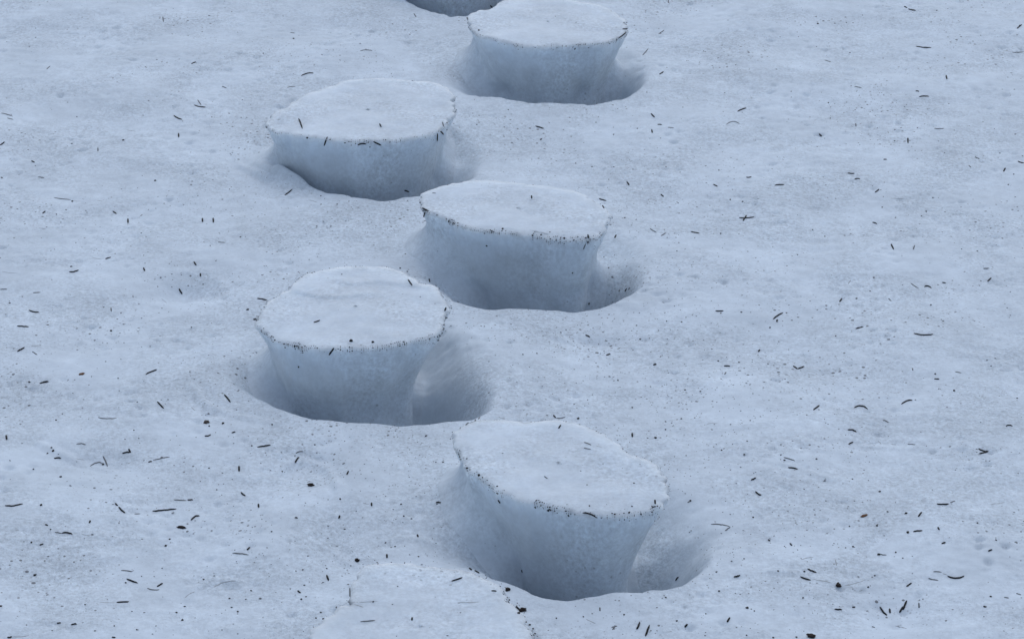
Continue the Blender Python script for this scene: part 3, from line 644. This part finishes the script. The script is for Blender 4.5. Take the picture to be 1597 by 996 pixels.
    g = np.repeat(np.linspace(0, 1, nz), NRING)
    nn = np.tile(dirs_s, (nz, 1))
    dn = 0.0040 * noise3(Vw, 13, sd + 1) + 0.0016 * noise3(Vw, 42, sd + 2)
    dn += sstep(.35, .7, g) * (0.0034 * noise3(Vw, 55, sd + 6) + 0.0017 * noise3(Vw, 150, sd + 7))
    dn *= 1 - sstep(0.3, 0.9, np.repeat(foot_w, NRING))
    Vw[:, :2] += nn * (dn * sstep(0, .2, g))[:, None]
    for (px_, py_, dr_, dd_) in p.get('dents', []):     # melted pockets at the foot
        dv = ray(px_, py_); tt = (c[1] - 0.11 - 0) / dv[1]
        q = np.array([0, 0, CAM_H]) + dv * np.linspace(tt * .93, tt * 1.07, 600)[:, None]
        k_ = np.argmin(((q[:, None, :] - Vw[None, ::7, :]) ** 2).sum(-1).min(1)); q = q[k_]
        Vw[:, :2] -= nn * (dd_ * np.exp(-((Vw - q) ** 2).sum(1) / dr_ ** 2))[:, None]
    KS = 14 if SPLIT else nz - 1                     # the cap slab reaches this wall ring
    Vt = Vc[:47 * NRING]                             # top and rounded rim
    slab = Vw.reshape(nz, NRING, 3)
    upper = slab[1:KS + 1].reshape(-1, 3)
    Vcap = np.concatenate([Vt, upper]); n_c = 47 + KS
    F = np.concatenate([np.stack([r * NRING + ii, (r + 1) * NRING + ii, (r + 1) * NRING + jj, r * NRING + jj], -1) for r in range(n_c - 1)])
    a0, a1, a2 = Vcap[F[0][0]], Vcap[F[0][1]], Vcap[F[0][2]]
    up = np.cross(a1 - a0, a2 - a0)[2] > 0
    if not up: F = F[:, ::-1]
    last = (n_c - 1) * NRING
    ends = [list(range(NRING)) if up == False else list(range(NRING))[::-1], [last + q for q in (range(NRING) if up else range(NRING - 1, -1, -1))]]
    cap = link_mesh("body", Vcap - off, F.tolist() + ends, M_CAP, root)
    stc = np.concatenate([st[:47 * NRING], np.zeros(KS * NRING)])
    at = cap.data.attributes.new("rim_dirt_shade", 'FLOAT', 'POINT'); at.data.foreach_set("value", stc.astype(np.float32))
    at = cap.data.attributes.new("seep", 'FLOAT', 'POINT')
    at.data.foreach_set("value", np.concatenate([np.ones(47 * NRING), np.repeat(seep_w[1:], NRING)]).astype(np.float32))
    colm = None
    if SPLIT:
        lower = slab[KS - 1:].copy(); lower[0, :, :2] -= dirs * 0.0006; lower[1, :, :2] -= dirs * 0.0001
        nl = len(lower); Vl = lower.reshape(-1, 3)
        F = np.concatenate([np.stack([r * NRING + ii, (r + 1) * NRING + ii, (r + 1) * NRING + jj, r * NRING + jj], -1) for r in range(nl - 1)])
        a0, a1, a2 = Vl[F[0][0]], Vl[F[0][1]], Vl[F[0][2]]
        out = np.dot(np.cross(a1 - a0, a2 - a0)[:2], dirs[0]) > 0
        if not out: F = F[:, ::-1]
        last = (nl - 1) * NRING
        colm = link_mesh("column", Vl - off, F.tolist() + [list(range(NRING)), [last + q for q in range(NRING - 1, -1, -1)]], M_WALL, root)
    # --- grains of dirt caught on the rim (uncountable): one part of the cap
    topz = Vc[-9 * NRING - 0:][:NRING, 2]
    cen, siz = [], []
    pxs = None
    tp = np.column_stack([top, np.full(NRING, zt)])
    rel = tp - np.array([0, 0, CAM_H])
    cth, sth = math.cos(PITCH), math.sin(PITCH)
    depth_c = rel[:, 1] * cth - rel[:, 2] * sth
    px = W_PX / 2 + F_PX * rel[:, 0] / depth_c
    frontv = nrm[:, 1] < 0.15
    for (xa, xb, n, spread, s) in RIM[key]:
        cand = np.where(frontv & (px >= xa) & (px <= xb))[0]
        if key == 'near': cand = np.where((px >= xa) & (px <= xb) & (nrm[:, 0] > 0.2))[0]
        if len(cand) == 0: continue
        # clumps
        hubs = rng.choice(cand, max(2, n // 11))
        for _ in range(int(n * 2.4)):
            i = rng.choice(cand) if rng.random() < .45 else int(np.clip(rng.choice(hubs) + rng.normal() * 2.2, cand.min(), cand.max()))
            h = abs(rng.normal()) * spread if rng.random() < .75 else -abs(rng.normal()) * spread * .5
            q = top[i] - nrm[i] * (0.001 + max(0, -h) - 0.0006 * min(h, .01) / .01 * 0)
            if h > 0:
                dzv = .0015 + h
                inn = 0.0 if dzv < .006 else 0.0014 + 0.12 * (dzv - .006)
                inn += side[i] * sstep(0.0, 0.42, np.array((dzv - .0056) / .16))
                q = top[i] - nrm[i] * inn
                z = zt - dzv + zn[46 * NRING + i] * (1 if dzv < .012 else .5)
            else:
                q = top[i] + nrm[i] * h - nrm[i] * .002
                z = zt - .001 + zn[40 * NRING + i]
            cen.append((q[0], q[1], z)); siz.append(s * min(rng.lognormal(-.62, .55), 2.0) * 0.00084)
    nb, spread, s = BACK[key]
    cand = np.where(nrm[:, 1] > -0.3)[0]
    for _ in range(nb):
        i = rng.choice(cand)
        q = top[i] + nrm[i] * rng.normal() * spread
        cen.append((q[0], q[1], zt - .003 + zn[42 * NRING + i] + abs(rng.normal()) * .0006)); siz.append(s * min(rng.lognormal(-.6, .5), 1.6) * 0.00085)
    gm = grains_mesh("rim_grit", np.array(cen) - off, siz, M_SPECK[0], root)
    gm['kind'] = 'stuff'
    cap_objs.append((key, cap, colm, off))

# ------------------------------------------------------------------ where a photo ray meets the snow
BV = []
for key, cap, colm, off in cap_objs:
    for part, o in (('cap', cap), ('column', colm)):
        if o is None: continue
        vs = [Vector(v.co) + Vector(off) for v in o.data.vertices]
        BV.append((key, part, BVHTree.FromPolygons(vs, [list(q.vertices) for q in o.data.polygons])))
CAMV = Vector((0, 0, CAM_H))
def shoot(px, py):
    dv = ray(px, py); dv = dv / np.linalg.norm(dv)
    best = None
    for key, part, bv in BV:
        loc, no, _, dist = bv.ray_cast(CAMV, Vector(dv))
        if loc is not None and (best is None or dist < best[0]):
            best = (dist, key, part, np.array(loc), np.array(no))
    tt = np.arange((0.03 - CAM_H) / dv[2], (-0.10 - CAM_H) / dv[2], 0.0012)
    X = dv[0] * tt; Y = dv[1] * tt; Zr = CAM_H + dv[2] * tt
    gz = ground_z(X, Y)
    hit = np.where(Zr < gz)[0]
    if len(hit):
        k = hit[0]
        if best is None or tt[k] < best[0]:
            x, y = X[k], Y[k]; e = 0.004
            no = np.array([ground_z(x - e, y) - ground_z(x + e, y), ground_z(x, y - e) - ground_z(x, y + e), 2 * e])
            no = no / np.linalg.norm(no)
            best = (tt[k], 'ground', '', np.array([x, y, float(ground_z(x, y))]), no)
    if best is None:
        q = on_plane(px, py, 0); return ('ground', '', np.array([q[0], q[1], 0.0]), np.array([0, 0, 1.0]))
    key, part, loc, no = best[1:]
    if no @ dv > 0: no = -no
    return (key, part, loc, no)

P_NAME = {'front': "frontmost pedestal", 'ledge': "ledge-topped pedestal", 'middle': "middle pedestal",
          'upper_left': "notched-rim pedestal", 'upper_right': "smooth oval pedestal", 'far': "cut-off far pedestal",
          'near': "cut-off bottom pedestal"}
def zone(px, py, key, part, loc):
    if key != 'ground':
        if part == 'cap' and loc[2] > PED[key]['zt'] - 0.006: return "on top of " + P_NAME[key]
        return "on the wall of " + P_NAME[key]
    k = ('upper_right' if py < 105 else 'upper_left' if py < 260 else 'middle' if py < 420 else
         'ledge' if py < 640 else 'front' if py < 870 else 'near')
    if px < 190: return "at left edge beside " + P_NAME[k]
    if px > 1390: return "at right edge beside " + P_NAME[k]
    if px > 1180: return "far right of " + P_NAME[k]
    lim = {'upper_right': (728, 980), 'upper_left': (413, 712), 'middle': (655, 955), 'ledge': (396, 700), 'front': (705, 1044), 'near': (500, 840)}[k]
    if px > lim[1]: return "on snow right of " + P_NAME[k]
    if px < lim[0]: return "on snow left of " + P_NAME[k]
    return "at the foot of " + P_NAME[k]

# ------------------------------------------------------------------ litter
def needle_mesh(path, nrm_, r, sides=6):
    path = np.asarray(path); n = len(path)
    V, F = [], []
    for k in range(n):
        t = path[min(k + 1, n - 1)] - path[max(k - 1, 0)]
        t = t / (np.linalg.norm(t) + 1e-9)
        s = np.cross(t, nrm_); s /= np.linalg.norm(s) + 1e-9
        u = np.cross(s, t)
        f = k / (n - 1)
        rr = r * (0.55 + 0.45 * min(1, 6 * f, 5 * (1 - f))) if 0 < k < n - 1 else r * 0.35
        for a in range(sides):
            q = 2 * math.pi * a / sides
            V.append(path[k] + (s * math.cos(q) + u * 0.75 * math.sin(q)) * rr)
    for k in range(n - 1):
        for a in range(sides):
            b = (a + 1) % sides
            F.append((k * sides + a, k * sides + b, (k + 1) * sides + b, (k + 1) * sides + a))
    F.append(tuple(range(sides))[::-1]); F.append(tuple((n - 1) * sides + a for a in range(sides)))
    return np.array(V), F

K = 1594 / 400.0
needles, faint, specks = [], [], []
for t, (ox, oy, ns, ss) in TILES.items():
    for e in ns.split(';'):
        x0, y0, x1, y1, bend, tone = map(int, e.split(','))
        a = np.array([ox + x0 / K, oy + y0 / K]); b = np.array([ox + x1 / K, oy + y1 / K])
        (faint if tone == 2 else needles).append((a, b, bend / K, tone))
    for e in ss.split(';'):
        x, y, s, tone = map(int, e.split(','))
        specks.append((ox + x / K, oy + y / K, s, tone))

def lay(a, b, bend, tone, n=9):
    """points of a needle on the snow under the photo line a-b, with the surface it lies on"""
    key, part, mid, no = shoot(*((a + b) / 2 + np.array([0, bend])))
    dvec = no
    pts = []
    L = np.linalg.norm(b - a)
    wig = rng.normal(0, 0.02) * L
    for f in np.linspace(0, 1, n):
        q = a * (1 - f) + b * f + np.array([0, (bend + wig) * 4 * f * (1 - f)])
        dv = ray(q[0], q[1])
        den = dv @ dvec
        if abs(den) < 0.12 * np.linalg.norm(dv): den = -0.12 * np.linalg.norm(dv)
        tt = ((mid - np.array([0, 0, CAM_H])) @ dvec) / den
        P = np.array([0, 0, CAM_H]) + dv * tt
        if key == 'ground' or f in (0.0, 1.0) or n < 99:
            k2, _, l2, _ = shoot(q[0], q[1])
            if (k2 == 'ground') == (key == 'ground') and np.linalg.norm(l2 - mid) < 0.07:
                P = l2
        pts.append(P)
    pts = np.array(pts)
    # keep real needle lengths: none longer than 75 mm
    return key, part, mid, no, pts

made = []
for (a, b, bend, tone) in needles:
    key, part, mid, no, pts = lay(a, b, bend, tone)
    length = np.linalg.norm(np.diff(pts, axis=0), axis=1).sum()
    r = (0.00122 if tone == 0 else 0.00100) * min(1.0, 0.75 + length / 0.06)
    pts = pts + no * (r * (0.45 if tone == 0 else 0.10))
    o3 = pts[len(pts) // 2].copy()
    V, F = needle_mesh(pts - o3, no, r)
    o = link_mesh("pine_needle", V, F, M_NEEDLE[tone])
    o.location = o3
    dx, dy = (b - a) if b[0] >= a[0] else (a - b)
    Lp = math.hypot(dx, dy)
    size = "tiny" if Lp < 7.5 else "short" if Lp < 13 else "long" if Lp > 19 else ""
    shape = "bowed" if abs(bend) * K >= 5 else "straight"
    tonew = "black" if tone == 0 else "greyed"
    if abs(dy) < 0.22 * abs(dx): tilt = "lying crosswise"
    elif abs(dx) < 0.3 * abs(dy): tilt = "pointing away"
    else: tilt = "slanting right" if dy < 0 else "slanting left"
    made.append([o, " ".join(w for w in (size, shape, tonew) if w) + " needle " + tilt, zone(*((a + b) / 2), key, part, mid), (a + b) / 2])
groups = {}
for m in made: groups.setdefault((m[1], m[2]), []).append(m)
ORD = ["leftmost", "second from left", "third from left", "fourth from left", "fifth from left", "sixth from left", "seventh from left"]
for (desc, zn_), ms in groups.items():
    ms.sort(key=lambda m: m[3][0])
    for k, m in enumerate(ms):
        extra = "" if len(ms) == 1 else (", the left one", ", the right one")[k] if len(ms) == 2 else ", " + (ORD[k] if k < len(ms) - 1 else "rightmost")
        tag(m[0], desc + " " + zn_ + extra, "needle", "pine needles strewn over the snow")

V, F, nV = [], [], 0
for (a, b, bend, tone) in faint:
    key, part, mid, no, pts = lay(a, b, bend, tone)
    v, f = needle_mesh(pts - no * 0.0004, no, 0.0009, 5)
    V.append(v); F += [tuple(i + nV for i in q) for q in f]; nV += len(v)
o = link_mesh("buried_needle_litter", np.concatenate(V), F, M_NEEDLE[2])
tag(o, "faint needle remains sunk under the icy snow crust", "litter", kind='stuff')

# specks: a few shared irregular crumbs
bases = []
import bmesh
for k in range(5):
    bm = bmesh.new()
    bmesh.ops.create_icosphere(bm, subdivisions=2, radius=1.0)
    from mathutils import noise
    for v in bm.verts:
        v.co *= 0.85 + 0.45 * noise.noise(v.co * 1.3 + Vector((k * 7, 0, 0)))
        v.co.x *= 1.25; v.co.z *= 0.7
    me = bpy.data.meshes.new("dirt_speck"); bm.to_mesh(me); bm.free()
    bases.append(me)
base_tone = {}
for k, me in enumerate(bases):
    for tone in range(3):
        m2 = me.copy(); m2.materials.append(M_SPECK[tone]); base_tone[(k, tone)] = m2
order = sorted(range(len(specks)), key=lambda i: (-specks[i][2], specks[i][3]))
rad_of = {1: 0.0008, 2: 0.00122, 3: 0.0018, 4: 0.0023}
tonename = {0: "dark", 1: "greyish", 2: "faint iced-over"}
sizename = {1: "pinpoint", 2: "small", 3: "larger", 4: "big round"}
rest_c, rest_s = [], []
for n_, i in enumerate(order):
    x, y, s, tone = specks[i]
    key, part, loc, no = shoot(x, y)
    r = rad_of[s] * random.uniform(.85, 1.15)
    if n_ < 290:
        o = bpy.data.objects.new("dirt_speck", base_tone[(random.randrange(5), tone)])
        COL.objects.link(o)
        o.location = loc + no * r * (0.25 if tone == 0 else 0.0)
        o.rotation_euler = Vector(no).to_track_quat('Z', 'Y').to_euler()
        o.rotation_euler.rotate_axis('Z', random.uniform(0, 6.28))
        o.scale = (r, r, r)
        tag(o, f"{sizename[s]} {tonename[tone]} dirt speck {zone(x, y, key, part, loc)}", "speck", "dirt specks dotting the snow")
    else:
        rest_c.append(loc + no * r * .1); rest_s.append(r)
# fine dust everywhere, thicker right of the row and along the moat rims
for (n, cx, cy, sx, sy) in [(620,1020,600,150,100),(300,640,720,140,50),(220,560,860,150,60),(260,330,520,140,110),(300,1150,850,120,90),(220,1020,340,110,80),(260,560,330,110,50),(700,800,500,520,320),(120,1340,180,60,25),(160,960,500,120,25)]:
    for _ in range(n):
        x, y = rng.normal(cx, sx), rng.normal(cy, sy)
        if not (2 < x < 1595 and 2 < y < 994): continue
        q = on_plane(x, y, 0.0)
        gz = float(ground_z(q[0], q[1]))
        if gz < -0.02: continue
        rest_c.append(np.array([q[0], q[1], gz])); rest_s.append(abs(rng.normal(0.0006, 0.0002)) + 0.0002)
o = grains_mesh("dirt_dust", np.array(rest_c), rest_s, M_SPECK[1])
tag(o, "fine dust grains sprinkled over the snow", "dust", kind='stuff')

# larger bits: scales, bark, buds, seeds
def lump(name, px, py, rx, ry, rz, ang, mat, label, cat, seed, pinch=0.0):
    key, part, loc, no = shoot(px, py)
    bm = bmesh.new()
    bmesh.ops.create_icosphere(bm, subdivisions=3, radius=1.0)
    for v in bm.verts:
        v.co *= 0.8 + 0.5 * noise.noise(v.co * 1.6 + Vector((seed * 3.1, seed, 0)))
        v.co.y *= 1 - pinch * max(0, v.co.x)
        v.co = Vector((v.co.x * rx * .8, v.co.y * ry * .8, v.co.z * rz * .8))
    me = bpy.data.meshes.new(name); bm.to_mesh(me); bm.free()
    me.polygons.foreach_set("use_smooth", np.ones(len(me.polygons), bool))
    me.materials.append(mat)
    o = bpy.data.objects.new(name, me); COL.objects.link(o)
    o.location = loc + no * rz * 0.4
    o.rotation_euler = (Vector(no).to_track_quat('Z', 'Y').to_matrix() @ Matrix.Rotation(math.radians(ang), 3, 'Z')).to_euler()
    tag(o, label, cat)
    return o
lump("bud_scale", 127, 584, .0065, .0045, .0016, 45, M_BROWN, "pale brown bud scale lying near the left edge, level with ledge-topped pedestal", "bud scale", 1, .6)
lump("bud_scale", 1347, 805, .0085, .0030, .0020, 62, M_BROWN, "reddish brown narrow bud scale in open snow lower right", "bud scale", 2, .5)
lump("bud_husk", 322, 659, .0055, .0060, .0028, -30, M_BUD, "grey-brown bud husk in snow left of frontmost pedestal", "bud husk", 3, .3)
lump("bud", 283, 823, .0085, .0032, .0026, 85, M_BARK, "dark reddish upright bud lower left, below a long straight needle", "bud", 4, .4)
lump("bark_crumb", 1307, 914, .0050, .0050, .0030, 180, M_BARK, "dark triangular bark crumb at lower right, thin melt lines beside it", "bark crumb", 5, .6)
lump("bark_crumb", 1265, 993, .0075, .0050, .0034, -20, M_BARK, "dark bark crumb cut by the photo's bottom edge, lower right", "bark crumb", 6, .4)
lump("bark_crumb", 485, 757, .0040, .0075, .0030, 15, M_BARK, "dark forked bark crumb in snow left of frontmost pedestal", "bark crumb", 7, .5)
lump("bark_crumb", 557, 874, .0040, .0040, .0028, 20, M_BARK, "dark bark crumb at the upper left corner of cut-off bottom pedestal", "bark crumb", 8, .4)
lump("seed", 547.5, 532, .0034, .0030, .0026, 20, M_SPECK[0], "round black seed on the front rim of ledge-topped pedestal, left of two", "seed", 9, .2)
lump("seed", 581.5, 534, .0030, .0024, .0022, 0, M_SPECK[0], "round black seed on the front rim of ledge-topped pedestal, right of two", "seed", 10, .2)
lump("bark_crumb", 815, 952, .0050, .0085, .0034, -20, M_BARK, "dark bark crumb in the crack right of cut-off bottom pedestal", "bark crumb", 11, .5)
lump("bark_crumb", 792, 920, .0040, .0050, .0030, 30, M_BARK, "dark bark crumb at the upper right corner of cut-off bottom pedestal", "bark crumb", 12, .4)
